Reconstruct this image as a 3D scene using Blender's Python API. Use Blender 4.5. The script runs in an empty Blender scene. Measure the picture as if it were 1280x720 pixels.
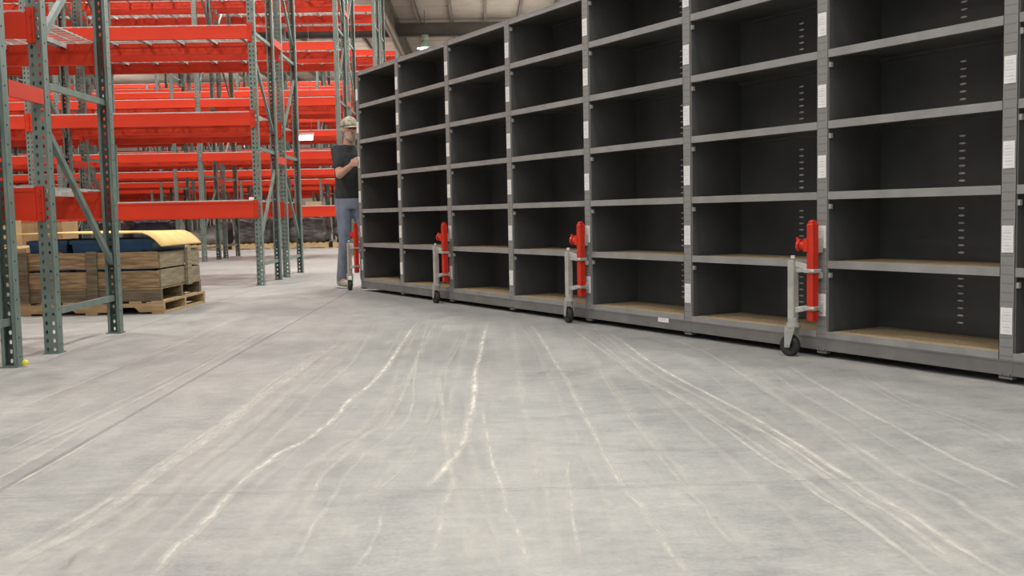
import bpy, bmesh, math, random
from mathutils import Vector, Matrix, noise
random.seed(7)
SC = bpy.context.scene
COL = SC.collection
PI = math.pi

# ------------------------------------------------------------------ materials
def new_mat(name):
    m = bpy.data.materials.new(name); m.use_nodes = True
    nt = m.node_tree; b = nt.nodes['Principled BSDF']
    return m, nt, b
def ramp(nt, pts):
    r = nt.nodes.new('ShaderNodeValToRGB')
    while len(r.color_ramp.elements) < len(pts): r.color_ramp.elements.new(0.5)
    for e, (p, c) in zip(r.color_ramp.elements, pts):
        e.position = p; e.color = (c[0], c[1], c[2], 1)
    return r
def coords(nt, scale=(1, 1, 1), kind='Object'):
    tc = nt.nodes.new('ShaderNodeTexCoord'); mp = nt.nodes.new('ShaderNodeMapping')
    mp.inputs['Scale'].default_value = scale
    nt.links.new(tc.outputs[kind], mp.inputs['Vector']); return mp.outputs['Vector']
def noise_tex(nt, vec, scale, detail=3, rough=.55):
    n = nt.nodes.new('ShaderNodeTexNoise'); n.inputs['Scale'].default_value = scale
    n.inputs['Detail'].default_value = detail; n.inputs['Roughness'].default_value = rough
    nt.links.new(vec, n.inputs['Vector']); return n.outputs['Fac']
def math_n(nt, op, a, b=None):
    n = nt.nodes.new('ShaderNodeMath'); n.operation = op
    for i, v in enumerate((a, b)):
        if v is None: continue
        if isinstance(v, (int, float)): n.inputs[i].default_value = v
        else: nt.links.new(v, n.inputs[i])
    return n.outputs[0]
def mottled(name, c1, c2, scale=6, rough=.5, metal=0, stretch=(1, 1, 1), bump=0, detail=3, spec=.5, lo=.35, hi=.65):
    m, nt, b = new_mat(name)
    f = noise_tex(nt, coords(nt, stretch), scale, detail)
    r = ramp(nt, [(lo, c1), (hi, c2)])
    nt.links.new(f, r.inputs[0]); nt.links.new(r.outputs[0], b.inputs['Base Color'])
    b.inputs['Roughness'].default_value = rough; b.inputs['Metallic'].default_value = metal
    b.inputs['Specular IOR Level'].default_value = spec
    if bump:
        bp = nt.nodes.new('ShaderNodeBump'); bp.inputs['Strength'].default_value = bump; bp.inputs['Distance'].default_value = .01
        nt.links.new(f, bp.inputs['Height']); nt.links.new(bp.outputs[0], b.inputs['Normal'])
    return m
def emit(name, c, s):
    m, nt, b = new_mat(name)
    b.inputs['Base Color'].default_value = (*c, 1)
    b.inputs['Emission Color'].default_value = (*c, 1); b.inputs['Emission Strength'].default_value = s
    return m

M = {}
M['green'] = mottled('rack_green_paint', (.115, .158, .140), (.165, .215, .19), 9, .42, 0, (1, 1, .4))
M['orange'] = mottled('beam_orange_paint', (.52, .034, .013), (.62, .044, .015), 3, .5, 0, (.3, 1, 1), 0, 3, .25)
M['zinc'] = mottled('galvanised_wire', (.42, .42, .41), (.60, .60, .58), 8, .45, .1)
M['silver'] = mottled('zinc_plated_steel', (.42, .43, .40), (.58, .58, .54), 12, .35, .3)
M['red'] = mottled('dolly_red_paint', (.54, .024, .011), (.64, .036, .015), 6, .35)
M['rubber'] = mottled('black_rubber', (.012, .012, .012), (.03, .03, .03), 20, .6)
M['wood'] = mottled('weathered_wood', (.15, .10, .05), (.40, .29, .155), 5, .8, 0, (1, 6, 10), .15, 5)
M['wood_grey'] = mottled('grey_weathered_wood', (.10, .08, .05), (.20, .165, .105), 5, .85, 0, (1, 6, 10), .15, 5)
M['wood_new'] = mottled('pale_pallet_wood', (.36, .25, .12), (.54, .40, .22), 5, .8, 0, (1, 6, 10), .1, 5)
M['wood_side'] = mottled('olive_weathered_wood', (.22, .18, .11), (.36, .30, .20), 5, .85, 0, (6, 1, 10), .15, 5)
M['particle'] = mottled('particle_board', (.35, .26, .15), (.47, .36, .22), 60, .75, 0, (1, 1, 1), 0, 4)
M['panel'] = mottled('shaded_grey_panel', (.060, .064, .066), (.086, .091, .093), 3, .30, 0, (1, 1, .6), 0, 3, .5)  # shelf grey darkened, the shade inside the cells is put into this colour
M['side'] = mottled('half_shaded_side_panel', (.072, .076, .078), (.10, .105, .107), 3, .45, 0, (1, 1, .6))  # paler than the back panels, light catching the sides painted into the colour
M['base'] = mottled('grey_base_paint', (.145, .145, .143), (.19, .19, .187), 6, .5)
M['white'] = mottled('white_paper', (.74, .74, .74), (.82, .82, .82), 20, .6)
M['ink'] = mottled('grey_print', (.60, .60, .60), (.66, .66, .66), 20, .7)
M['blue'] = mottled('blue_plastic', (.02, .10, .22), (.03, .14, .30), 5, .4)
M['yellow'] = mottled('yellow_fibreboard', (.72, .50, .16), (.82, .60, .24), 8, .7)
M['cardboard'] = mottled('cardboard', (.36, .22, .11), (.46, .30, .16), 6, .85)
M['darkwrap'] = mottled('dark_wrapped_film', (.035, .033, .036), (.12, .115, .11), 5, .4, 0, (1, 1, 3), .5, 4)
M['greywrap'] = mottled('grey_tarp', (.13, .125, .12), (.21, .20, .19), 5, .6, 0, (1, 1, 1), .4, 4)
M['navywrap'] = mottled('navy_tarp', (.02, .025, .045), (.05, .055, .08), 5, .5, 0, (1, 1, 1), .4, 4)
M['steel_dark'] = mottled('dark_roof_steel', (.11, .098, .083), (.15, .135, .115), 2, .7)
M['purlin'] = mottled('roof_joist_paint', (.20, .17, .14), (.27, .23, .19), 2, .7)
M['pipe'] = mottled('roof_pipe_metal', (.40, .36, .30), (.50, .45, .38), 2, .5)
M['wallm'] = mottled('far_wall_panel', (.30, .26, .22), (.40, .35, .30), .5, .8)
M['lampgreen'] = mottled('lamp_reflector', (.30, .45, .32), (.36, .52, .38), 5, .3)
M['lens'] = emit('lamp_lens', (.92, 1, .93), 6)
M['tube'] = emit('lamp_tube', (1, .95, .85), 22)
M['fluoro'] = mottled('yellow_plastic_cap', (.75, .72, .05), (.85, .82, .08), 5, .5)

# shelving front paint with punched slots on the uprights
m, nt, b = new_mat('grey_shelf_paint')
f = noise_tex(nt, coords(nt, (1, 1, 1)), 7, 4)
r = ramp(nt, [(.3, (.235, .235, .23)), (.7, (.31, .31, .303))])
nt.links.new(f, r.inputs[0]); nt.links.new(r.outputs[0], b.inputs['Base Color'])
b.inputs['Roughness'].default_value = .42
M['shelf'] = m
m, nt, b = new_mat('grey_upright_slotted')
vec = coords(nt)
sp = nt.nodes.new('ShaderNodeSeparateXYZ'); nt.links.new(vec, sp.inputs[0])
fr = math_n(nt, 'FRACT', math_n(nt, 'DIVIDE', sp.outputs[2], .0381))
sl = math_n(nt, 'LESS_THAN', fr, .13)
ax = math_n(nt, 'LESS_THAN', math_n(nt, 'ABSOLUTE', sp.outputs[0]), .027)
sl = math_n(nt, 'MULTIPLY', sl, ax)
r = ramp(nt, [(0, (.24, .24, .235)), (1, (.17, .17, .165))])
nt.links.new(sl, r.inputs[0]); nt.links.new(r.outputs[0], b.inputs['Base Color'])
b.inputs['Roughness'].default_value = .42
M['upright'] = m

# concrete
m, nt, b = new_mat('polished_concrete')
v = coords(nt)
n1 = noise_tex(nt, v, .55, 6, .6)
n2 = noise_tex(nt, coords(nt, (1, .5, 1)), 5.5, 7, .7)
n3 = noise_tex(nt, coords(nt, (.4, 1, 1)), 20, 5, .7)
n4 = noise_tex(nt, v, 70, 3, .7)
a = math_n(nt, 'ADD', math_n(nt, 'MULTIPLY', n1, .28), math_n(nt, 'MULTIPLY', n2, .30))
a = math_n(nt, 'ADD', a, math_n(nt, 'MULTIPLY', n3, .22))
a = math_n(nt, 'ADD', a, math_n(nt, 'MULTIPLY', n4, .20))
r = ramp(nt, [(.40, (.225, .232, .232)), (.50, (.325, .327, .320)), (.60, (.43, .424, .406))])
nt.links.new(a, r.inputs[0]); nt.links.new(r.outputs[0], b.inputs['Base Color'])
rr = nt.nodes.new('ShaderNodeMapRange'); rr.inputs[3].default_value = .42; rr.inputs[4].default_value = .62
nt.links.new(n2, rr.inputs[0]); nt.links.new(rr.outputs[0], b.inputs['Roughness'])
b.inputs['Specular IOR Level'].default_value = .35
bp = nt.nodes.new('ShaderNodeBump'); bp.inputs['Strength'].default_value = .08; bp.inputs['Distance'].default_value = .003
nt.links.new(a, bp.inputs['Height']); nt.links.new(bp.outputs[0], b.inputs['Normal'])
M['concrete'] = m

def mark_mat(name, colr, strength):
    m, nt, b = new_mat(name)
    b.inputs['Base Color'].default_value = (*colr, 1); b.inputs['Roughness'].default_value = .6
    tc = nt.nodes.new('ShaderNodeUVMap'); sp = nt.nodes.new('ShaderNodeSeparateXYZ')
    nt.links.new(tc.outputs[0], sp.inputs[0])
    # u: 0..1 across, v: strength of this mark
    ed = math_n(nt, 'SUBTRACT', 1.0, math_n(nt, 'ABSOLUTE', math_n(nt, 'SUBTRACT', math_n(nt, 'MULTIPLY', sp.outputs[0], 2), 1)))
    f = noise_tex(nt, coords(nt, (1, .45, 1)), 16, 5, .7)
    mr = nt.nodes.new('ShaderNodeMapRange'); mr.inputs[1].default_value = .25; mr.inputs[2].default_value = .62
    nt.links.new(f, mr.inputs[0])
    a = math_n(nt, 'MULTIPLY', math_n(nt, 'POWER', ed, .8), mr.outputs[0])
    a = math_n(nt, 'MULTIPLY', a, sp.outputs[1])
    a = math_n(nt, 'MULTIPLY', a, strength)
    nt.links.new(a, b.inputs['Alpha'])
    return m
M['mark_light'] = mark_mat('pale_tyre_dust', (.68, .66, .62), 1.15)
M['mark_dark'] = mark_mat('dark_tyre_rubber', (.17, .16, .16), .6)
m, nt, b = new_mat('joint_filler'); b.inputs['Base Color'].default_value = (.20, .19, .18, 1); b.inputs['Roughness'].default_value = .8
tc = nt.nodes.new('ShaderNodeUVMap'); sp = nt.nodes.new('ShaderNodeSeparateXYZ'); nt.links.new(tc.outputs[0], sp.inputs[0])
nt.links.new(sp.outputs[1], b.inputs['Alpha'])
M['joint'] = m
# roof deck with ribs
m, nt, b = new_mat('roof_deck')
v = coords(nt); sp = nt.nodes.new('ShaderNodeSeparateXYZ'); nt.links.new(v, sp.inputs[0])
n1 = noise_tex(nt, coords(nt, (1, .3, 1)), 1.2, 4)
r = ramp(nt, [(.3, (.44, .38, .32)), (.7, (.55, .48, .41))])
nt.links.new(n1, r.inputs[0]); nt.links.new(r.outputs[0], b.inputs['Base Color']); b.inputs['Roughness'].default_value = .8
M['deckroof'] = m
# person
M['skin'] = mottled('skin', (.50, .27, .19), (.60, .35, .26), 12, .5)
M['shirt'] = mottled('black_cotton', (.016, .020, .022), (.030, .036, .038), 10, .85, 0, (1, 1, 1), .2)
M['jeans'] = mottled('faded_denim', (.11, .14, .20), (.27, .31, .39), 5, .85, 0, (1, 1, .5), .3)
M['hair'] = mottled('grey_hair', (.22, .20, .18), (.42, .39, .36), 30, .8, 0, (1, 1, 1), .4)
M['cap'] = mottled('tan_camouflage', (.20, .18, .13), (.40, .36, .29), 26, .85, lo=.44, hi=.54)
M['shoe'] = mottled('grey_suede', (.24, .23, .19), (.34, .33, .28), 10, .8)
M['glove'] = mottled('grey_glove', (.26, .26, .27), (.34, .34, .35), 10, .8)
M['sole'] = mottled('shoe_sole', (.5, .5, .48), (.6, .6, .57), 10, .7)
M['dark'] = mottled('dark_lens', (.01, .01, .01), (.02, .02, .02), 10, .2)

# ------------------------------------------------------------------ mesh builder
class MB:
    def __init__(s): s.v = []; s.f = []; s.mi = []; s.sm = []
    def add(s, vs, fs, mi=0, smooth=False):
        b = len(s.v); s.v += [tuple(p) for p in vs]
        for f in fs: s.f.append(tuple(b + i for i in f)); s.mi.append(mi); s.sm.append(smooth)
        return s
    def box(s, x0, x1, y0, y1, z0, z1, mi=0, M4=None, bev=0):
        vs = [(x0, y0, z0), (x1, y0, z0), (x1, y1, z0), (x0, y1, z0), (x0, y0, z1), (x1, y0, z1), (x1, y1, z1), (x0, y1, z1)]
        if M4: vs = [M4 @ Vector(p) for p in vs]
        return s.add(vs, [(0, 3, 2, 1), (4, 5, 6, 7), (0, 1, 5, 4), (1, 2, 6, 5), (2, 3, 7, 6), (3, 0, 4, 7)], mi)
    def cbox(s, c, d, mi=0, M4=None):
        return s.box(c[0]-d[0]/2, c[0]+d[0]/2, c[1]-d[1]/2, c[1]+d[1]/2, c[2]-d[2]/2, c[2]+d[2]/2, mi, M4)
    def bar(s, a, b, w, h, mi=0, up=(0, 0, 1)):   # rectangular bar from a to b
        a = Vector(a); b = Vector(b); z = (b - a); L = z.length; z.normalize()
        u = Vector(up); x = z.cross(u)
        if x.length < 1e-4: x = z.cross(Vector((1, 0, 0)))
        x.normalize(); y = z.cross(x)
        m4 = Matrix(((x.x, y.x, z.x, a.x), (x.y, y.y, z.y, a.y), (x.z, y.z, z.z, a.z), (0, 0, 0, 1)))
        return s.box(-w/2, w/2, -h/2, h/2, 0, L, mi, m4)
    def tube(s, a, b, r, n=12, mi=0, r2=None, caps=True):
        a = Vector(a); b = Vector(b); z = (b - a).normalized(); r2 = r if r2 is None else r2
        x = z.orthogonal().normalized(); y = z.cross(x)
        vs = []
        for p, q in ((a, r), (b, r2)):
            for i in range(n):
                t = 2*PI*i/n; vs.append(p + x*math.cos(t)*q + y*math.sin(t)*q)
        s.add(vs, [(i, (i+1) % n, n+(i+1) % n, n+i) for i in range(n)], mi, True)
        if caps: s.add(vs, [tuple(range(n-1, -1, -1)), tuple(range(n, 2*n))], mi)
        return s
    def lathe(s, prof, n=24, axis='z', c=(0, 0, 0), mi=0):
        vs = []
        for r, h in prof:
            for i in range(n):
                t = 2*PI*i/n; a, b_ = r*math.cos(t), r*math.sin(t)
                vs.append({'z': (c[0]+a, c[1]+b_, c[2]+h), 'x': (c[0]+h, c[1]+a, c[2]+b_), 'y': (c[0]+b_, c[1]+h, c[2]+a)}[axis])
        fs = []
        for j in range(len(prof)-1):
            for i in range(n): fs.append((j*n+i, j*n+(i+1) % n, (j+1)*n+(i+1) % n, (j+1)*n+i))
        return s.add(vs, fs, mi, True)
    def ell(s, c, r, nu=16, nv=10, mi=0, fn=None):
        vs = []; fs = []
        for j in range(nv+1):
            ph = PI*j/nv
            for i in range(nu):
                t = 2*PI*i/nu; p = Vector((math.sin(ph)*math.cos(t), math.sin(ph)*math.sin(t), math.cos(ph)))
                if fn: p = fn(p)
                vs.append((c[0]+p.x*r[0], c[1]+p.y*r[1], c[2]+p.z*r[2]))
        for j in range(nv):
            for i in range(nu): fs.append((j*nu+i, (j+1)*nu+i, (j+1)*nu+(i+1) % nu, j*nu+(i+1) % nu))
        return s.add(vs, fs, mi, True)
    def mesh(s, name, mats):
        me = bpy.data.meshes.new(name); me.from_pydata(s.v, [], s.f)
        for mt in (mats if isinstance(mats, (list, tuple)) else [mats]): me.materials.append(mt)
        me.polygons.foreach_set('material_index', s.mi); me.polygons.foreach_set('use_smooth', s.sm)
        me.update(); return me
    def build(s, name, mats, parent=None, bevel=0):
        o = link(name, s.mesh(name, mats), parent)
        if bevel: add_bevel(o, bevel)
        return o
def add_bevel(o, w):
    md = o.modifiers.new('bev', 'BEVEL'); md.width = w; md.segments = 2; md.limit_method = 'ANGLE'; md.angle_limit = .6
def link(name, data, parent=None, loc=None, rot=None):
    o = bpy.data.objects.new(name, data); COL.objects.link(o)
    if parent is not None: o.parent = parent
    if loc: o.location = loc
    if rot: o.rotation_euler = rot
    return o
def tag(o, label, cat, group=None, kind=None):
    o['label'] = label; o['category'] = cat
    if group: o['group'] = group
    if kind: o['kind'] = kind
    return o
def thing(name, label, cat, loc=(0, 0, 0), rz=0, group=None):
    o = link(name, None, None, loc, (0, 0, rz)); o.empty_display_size = .1
    return tag(o, label, cat, group)
def struct(o): o['kind'] = 'structure'; return o

# ------------------------------------------------------------------ camera
cam_d = bpy.data.cameras.new('camera'); cam = bpy.data.objects.new('camera', cam_d); COL.objects.link(cam)
Rv = Vector((.99929106, -.03154073, -.02055616)); Uv = Vector((.02281917, .07315251, .99705968)); Fv = Vector((.02994425, .9968219, -.07382038))
mw = Matrix(((Rv.x, Uv.x, -Fv.x, 0), (Rv.y, Uv.y, -Fv.y, 0), (Rv.z, Uv.z, -Fv.z, .7558), (0, 0, 0, 1)))
cam.matrix_world = mw
cam_d.sensor_width = 36; cam_d.lens = 1258.1/1280*36; cam_d.clip_end = 200
SC.camera = cam

# ------------------------------------------------------------------ setting
mb = MB(); mb.add([(-40, -14, 0), (30, -14, 0), (30, 66, 0), (-40, 66, 0)], [(0, 1, 2, 3)])
mb.box(-40, 30, -14, 66, -.2, -.002)
floor = struct(mb.build('floor', M['concrete']))
def catmull(P, n=8):
    P = [Vector((p[0], p[1])) for p in P]; out = []
    Q = [P[0]*2-P[1]] + P + [P[-1]*2-P[-2]]
    for i in range(1, len(Q)-2):
        for k in range(n):
            t = k/n; a, b, c, d = Q[i-1], Q[i], Q[i+1], Q[i+2]
            out.append(.5*((2*b)+(c-a)*t+(2*a-5*b+4*c-d)*t*t+(3*b-a-3*c+d)*t**3))
    out.append(P[-1]); return out
def ribbons(name, data, mat, z0, wob=.01, dz=.00006):
    vs = []; fs = []; uv = []
    for j, (w, st, pts) in enumerate(data):
        c = catmull(pts); n = len(c); b = len(vs); ph = random.random()*50
        for i, p in enumerate(c):
            t = (c[min(i+1, n-1)]-c[max(i-1, 0)]); t.normalize(); nn = Vector((-t.y, t.x))
            ww = w*(.5+.22*noise.noise(Vector((i*.35, ph, 0)))) if wob else w*.5
            q = p + nn*wob*noise.noise(Vector((i*.22, ph, 3)))
            fade = min(1, (i+.3)/4, (n-i-.7)/4) if wob else 1
            for sgn, u in ((-1, 0), (1, 1)):
                r = q + nn*ww*sgn; vs.append((r.x, r.y, z0+j*dz)); uv.append((u, st*fade))
            if i: k = b+2*i; fs.append((k-2, k-1, k+1, k))
    me = bpy.data.meshes.new(name); me.from_pydata(vs, [], fs); me.materials.append(mat)
    ul = me.uv_layers.new(name='UVMap')
    for L in me.loops: ul.data[L.index].uv = uv[L.vertex_index]
    return link(name, me, floor)

LIGHT=[(0.035, 0.9, [(-0.465, 7.276), (-0.485, 5.681), (-0.499, 4.634), (-0.557, 4.139), (-0.571, 3.735), (-0.601, 3.467), (-0.668, 3.185), (-0.702, 2.942), (-0.711, 2.619), (-0.708, 2.418), (-0.722, 2.275), (-0.711, 2.102)]), (0.02, 0.5, [(-0.336, 7.247), (-0.348, 5.901), (-0.345, 5.107), (-0.294, 4.102), (-0.294, 3.628), (-0.371, 3.26), (-0.404, 3.003), (-0.42, 2.702), (-0.428, 2.423), (-0.417, 2.076)]), (0.03, 0.5, [(-0.388, 7.729), (-0.347, 4.109), (-0.425, 3.383), (-0.48, 2.874), (-0.471, 2.56)]), (0.03, 0.55, [(-0.224, 4.953), (-0.154, 3.754), (-0.127, 3.23), (-0.102, 2.833), (-0.113, 2.456), (-0.12, 2.092)]), (0.04, 0.95, [(0.05, 7.159), (-0.031, 5.194), (-0.041, 4.066), (-0.072, 3.34), (-0.115, 3.019), (-0.164, 2.707)]), (0.028, 0.65, [(-0.018, 4.063), (0.013, 3.214), (0.038, 2.734), (0.069, 2.375), (0.085, 2.032)]), (0.06, 0.6, [(-0.858, 6.394), (-0.941, 4.287), (-0.954, 3.448), (-0.983, 3.02), (-0.994, 2.543), (-1.07, 2.191)]), (0.04, 0.55, [(-0.906, 6.2), (-0.968, 4.109), (-1.003, 3.335), (-1.018, 2.846), (-1.064, 2.422), (-1.099, 2.179)]), (0.07, 0.45, [(-0.806, 6.602), (-0.855, 4.371), (-0.869, 3.437), (-0.905, 2.92), (-0.9, 2.291), (-0.885, 2.117)]), (0.03, 0.5, [(-0.919, 5.66), (-0.97, 4.596), (-0.966, 3.714), (-0.989, 3.118), (-0.998, 2.723)]), (0.025, 0.6, [(-1.474, 3.899), (-1.448, 3.331), (-1.452, 3.006), (-1.459, 2.875)]), (0.02, 0.7, [(-1.363, 3.561), (-1.363, 3.16), (-1.375, 2.842)]), (0.03, 0.6, [(0.322, 7.098), (0.363, 5.273), (0.375, 3.611), (0.372, 2.825), (0.395, 2.473), (0.408, 2.171), (0.412, 2.004)]), (0.02, 0.5, [(0.569, 6.108), (0.533, 3.899), (0.528, 3.209), (0.546, 2.72), (0.551, 2.359), (0.552, 2.106)]), (0.022, 0.7, [(0.546, 7.047), (0.677, 4.935), (0.794, 3.863), (0.843, 3.115), (0.868, 2.645), (0.896, 2.345), (0.905, 2.074), (0.908, 1.961)]), (0.03, 0.85, [(0.787, 6.272), (0.848, 4.776), (0.935, 3.927), (0.992, 3.269), (1.004, 2.845), (1.029, 2.479), (1.036, 2.167), (1.05, 1.948)]), (0.02, 0.7, [(0.89, 3.737), (0.96, 3.123), (0.973, 2.634), (0.991, 2.317), (0.994, 2.008)]), (0.035, 0.5, [(1.092, 6.003), (1.181, 5.128), (1.17, 4.073), (1.175, 3.372), (1.166, 2.782), (1.192, 2.498), (1.193, 2.297), (1.197, 2.13)]), (0.03, 0.55, [(1.458, 4.803), (1.409, 3.86), (1.401, 3.219), (1.394, 2.848), (1.413, 2.519)]), (0.025, 0.4, [(1.709, 4.634), (1.629, 3.746), (1.677, 3.373), (1.655, 2.955)]), (0.015, 0.5, [(0.164, 3.311), (0.151, 2.989), (0.141, 2.723)]), (0.018, 0.6, [(0.246, 3.079), (0.235, 2.84), (0.209, 2.425), (0.202, 2.04)]), (0.03, 0.35, [(-0.778, 7.347), (-0.69, 5.618), (-0.713, 4.35), (-0.731, 3.302), (-0.766, 2.52), (-0.784, 2.117)]), (0.05, 0.35, [(0.209, 7.123), (0.16, 4.424), (0.15, 3.197), (0.165, 2.496), (0.148, 2.036)]), (0.04, 0.35, [(-0.078, 7.473), (-0.131, 4.691), (-0.122, 3.23), (-0.057, 2.451), (-0.043, 2.053)]), (0.1, 0.25, [(-0.018, 2.514), (-0.036, 2.267), (-0.051, 2.053)]), (0.05, 0.3, [(0.665, 6.088), (0.718, 3.638), (0.741, 2.581), (0.734, 1.985)]), (0.05, 0.3, [(1.256, 5.266), (1.137, 3.08), (1.106, 2.275), (1.098, 1.953)]), (0.02, 0.45, [(-0.264, 2.539), (-0.264, 2.346), (-0.286, 2.074)]), (0.04, 0.3, [(0.316, 3.178), (0.305, 2.482), (0.297, 2.023)]), (0.03, 0.5, [(-1.865, 7.77), (-1.866, 5.831), (-1.894, 4.737), (-1.913, 3.989)]), (0.03, 0.4, [(-1.446, 7.499), (-1.451, 5.156), (-1.486, 3.932), (-1.534, 3.18)])]
DARK=[(0.05, 0.5, [(0.184, 4.573), (0.265, 4.699), (0.381, 4.729), (0.483, 4.617)]), (0.05, 0.3, [(0.099, 3.633), (0.338, 3.674), (0.555, 3.735), (0.834, 3.76)]), (0.07, 0.25, [(0.09, 3.344), (0.244, 3.243), (0.418, 3.166), (0.633, 3.086), (0.818, 3.118)]), (0.02, 0.35, [(0.623, 3.035), (0.729, 3.064), (0.826, 3.053)]), (0.012, 0.9, [(-0.936, 2.16), (-0.927, 2.224), (-0.922, 2.293)]), (0.2, 0.18, [(-1.868, 4.326), (-1.838, 5.22), (-1.721, 5.805)]), (0.15, 0.2, [(-2.085, 4.356), (-1.908, 4.973), (-1.866, 5.831)]), (0.2, 0.15, [(1.619, 4.201), (1.645, 3.515), (1.721, 3.121)]), (0.15, 0.2, [(1.598, 4.532), (1.878, 4.161), (2.163, 3.927)])]
JOINTS=[(0.006, 0.6, [(-1.33, 16.0), (-1.34, 9.85), (-1.36, 7.478), (-1.375, 4.895), (-1.38, 2.545), (-1.385, 0.5)]), (0.005, 0.45, [(-1.435, 2.784), (-0.678, 2.745), (0.07, 2.706), (0.554, 2.703), (1.088, 2.704)]), (0.006, 0.5, [(-3.225, 6.57), (-2.837, 6.619), (-2.402, 6.705), (-1.939, 6.93)]), (0.006, 0.5, [(-2.381, 5.54), (-2.448, 6.803), (-2.424, 11.058)])]

ribbons('tyre_dust_streaks', LIGHT, M['mark_light'], .0004, .012)
# fine parallel dust lines beside the clearer ones
fine = []
for w, st, pts in LIGHT:
    for k in range(2):
        off = random.uniform(-.2, .2); fine.append((random.uniform(.012, .05), st*random.uniform(.2, .5), [(x+off, y+random.uniform(-.03, .03)) for x, y in pts]))
ribbons('fine_dust_lines', fine, M['mark_light'], .0024, .012, .00002)
ribbons('tyre_scuffs', DARK, M['mark_dark'], .0048, .02)
ribbons('control_joints', JOINTS, M['joint'], .0056, 0)

RZ = 8.956
mb = MB(); 
# ribbed deck: trapezoid corrugation running across the building
y = -14.0
prof = []
while y < 66: prof += [(y, RZ), (y+1.05, RZ), (y+1.10, RZ+.05), (y+1.17, RZ+.05), (y+1.22, RZ)]; y += 1.30
vs = []
for (yy, z) in prof: vs += [(-40, yy, z), (30, yy, z)]
mb.add(vs, [(2*i, 2*i+2, 2*i+3, 2*i+1) for i in range(len(prof)-1)])
mb.box(-40, 30, -14, 66, RZ+.08, RZ+.2)
ceiling = struct(mb.build('ceiling', M['deckroof']))
k = 0
for i in range(-9, 9):
    x = -.99 + 1.37*i
    o = MB(); o.box(x-.05, x+.05, -14, 66, RZ-.02, RZ-.01); o.box(x-.015, x+.015, -14, 66, RZ-.2, RZ-.01); o.box(x-.05, x+.05, -14, 66, RZ-.215, RZ-.2)
    o = struct(o.build('roof_joist_beam', M['purlin'], ceiling))
for y in (8, 25.5, 42.8):
    o = MB(); o.box(-40, 30, y, y+.02, RZ-.72, RZ-.2); o.box(-40, 30, y-.1, y+.12, RZ-.76, RZ-.72); o.box(-40, 30, y-.1, y+.12, RZ-.22, RZ-.2)
    if y > 40: struct(o.build('roof_girder_beam', M['steel_dark'], ceiling))
# deep girder running away from the camera and two pipes hung below it
o = MB(); X = -3.38; o.box(X-.02, X+.02, 10, 66, RZ-.8, RZ-.01); o.box(X-.16, X+.16, 10, 66, RZ-.84, RZ-.8); o.box(X-.16, X+.16, 10, 66, RZ-.05, RZ-.01)
struct(o.build('long_girder_beam', M['purlin'], ceiling))
for dx, dz in ((0, 0), (.17, -.05)):
    o = MB(); o.tube((-3.33+dx, 12, 7.75+dz), (-3.33+dx, 60, 7.75+dz), .05, 10)
    o = o.build('overhead_pipe', M['pipe'])
    tag(o, 'pale round pipe running under the roof beside the rack ends, the %s of two' % ('higher' if dx == 0 else 'lower'), 'pipe')
    for yy in range(14, 60, 4):
        h = MB(); h.box(-3.335+dx, -3.325+dx, yy, yy+.02, 7.8+dz, RZ-.84 if not dx else RZ-.01); h.build('hanger_rod', M['steel_dark'], o)
mb = MB(); mb.box(-40, 30, 62, 62.2, 0, RZ+.1)
for i in range(70): mb.box(-40+i, -39.9+i, 61.95, 62, 0, RZ)
struct(mb.build('wall_back', M['wallm']))
mb = MB(); mb.box(-40.2, -40, -14, 62, 0, RZ+.1)
for i in range(70): mb.box(-40, -39.95, -13+i, -12.9+i, 0, RZ)
struct(mb.build('wall_left', M['wallm']))

# ------------------------------------------------------------------ pallet racking
X0 = -2.498; BAY = 2.483; DEP = 1.067
HT = 6.6
LV = [.868, 1.874, 2.824, 3.80, 4.76, 5.82]
def plate_holes(mb, ox, oy, uax, width, z0, z1, pitch, cols, hw, hh, skew=0):
    """vertical plate with real punched holes; u runs along uax from (ox,oy)"""
    cw = width/cols; n = int((z1-z0)/pitch); U = Vector(uax)
    def P(u, z): return (ox+U.x*u, oy+U.y*u, z)
    for j in range(n):
        za, zb = z0+j*pitch, z0+(j+1)*pitch
        for c in range(cols):
            ua, ub = c*cw, (c+1)*cw; uc = (ua+ub)/2; zc = (za+zb)/2
            out = [(ua, za), (uc, za), (ub, za), (ub, zc), (ub, zb), (uc, zb), (ua, zb), (ua, zc)]
            inn = [(uc-hw*.7, zc-hh*.75), (uc, zc-hh), (uc+hw*.7, zc-hh*.75), (uc+hw, zc), (uc+hw*.7, zc+hh*.75), (uc, zc+hh), (uc-hw*.7, zc+hh*.75), (uc-hw, zc)]
            vs = [P(*p) for p in out+inn]
            mb.add(vs, [(i, (i+1) % 8, 8+(i+1) % 8, 8+i) for i in range(8)])
    mb.add([P(0, z0+n*pitch), P(width, z0+n*pitch), P(width, z1), P(0, z1)], [(0, 1, 2, 3)])
PW, PD = .080, .070
mb = MB()
plate_holes(mb, -PW/2, 0, (1, 0, 0), PW, 0, HT, .0508, 2, .0075, .0125)
plate_holes(mb, -PW/2, 0, (0, 1, 0), PD, 0, HT, .1016, 1, .006, .007)
plate_holes(mb, PW/2, 0, (0, 1, 0), PD, 0, HT, .1016, 1, .006, .007)
mb.box(-PW/2, -PW/2+.018, PD-.003, PD, 0, HT); mb.box(PW/2-.018, PW/2, PD-.003, PD, 0, HT)
mb.box(-PW/2-.008, PW/2+.008, -.012, PD+.02, 0, .006)
ME_POST = mb.mesh('rack_post', M['green'])
def brace_mesh(a, b, w=.038):
    mb = MB(); a = Vector(a); b = Vector(b)
    d = (b-a).normalized(); n = Vector((0, -d.z, d.y))
    t = .003
    # open C channel: web and two flanges
    for off, ww, hh in ((0, w, t),):
        mb.bar(a, b, w*.75, w)
    return mb.mesh('rack_brace', M['green'])
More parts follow.
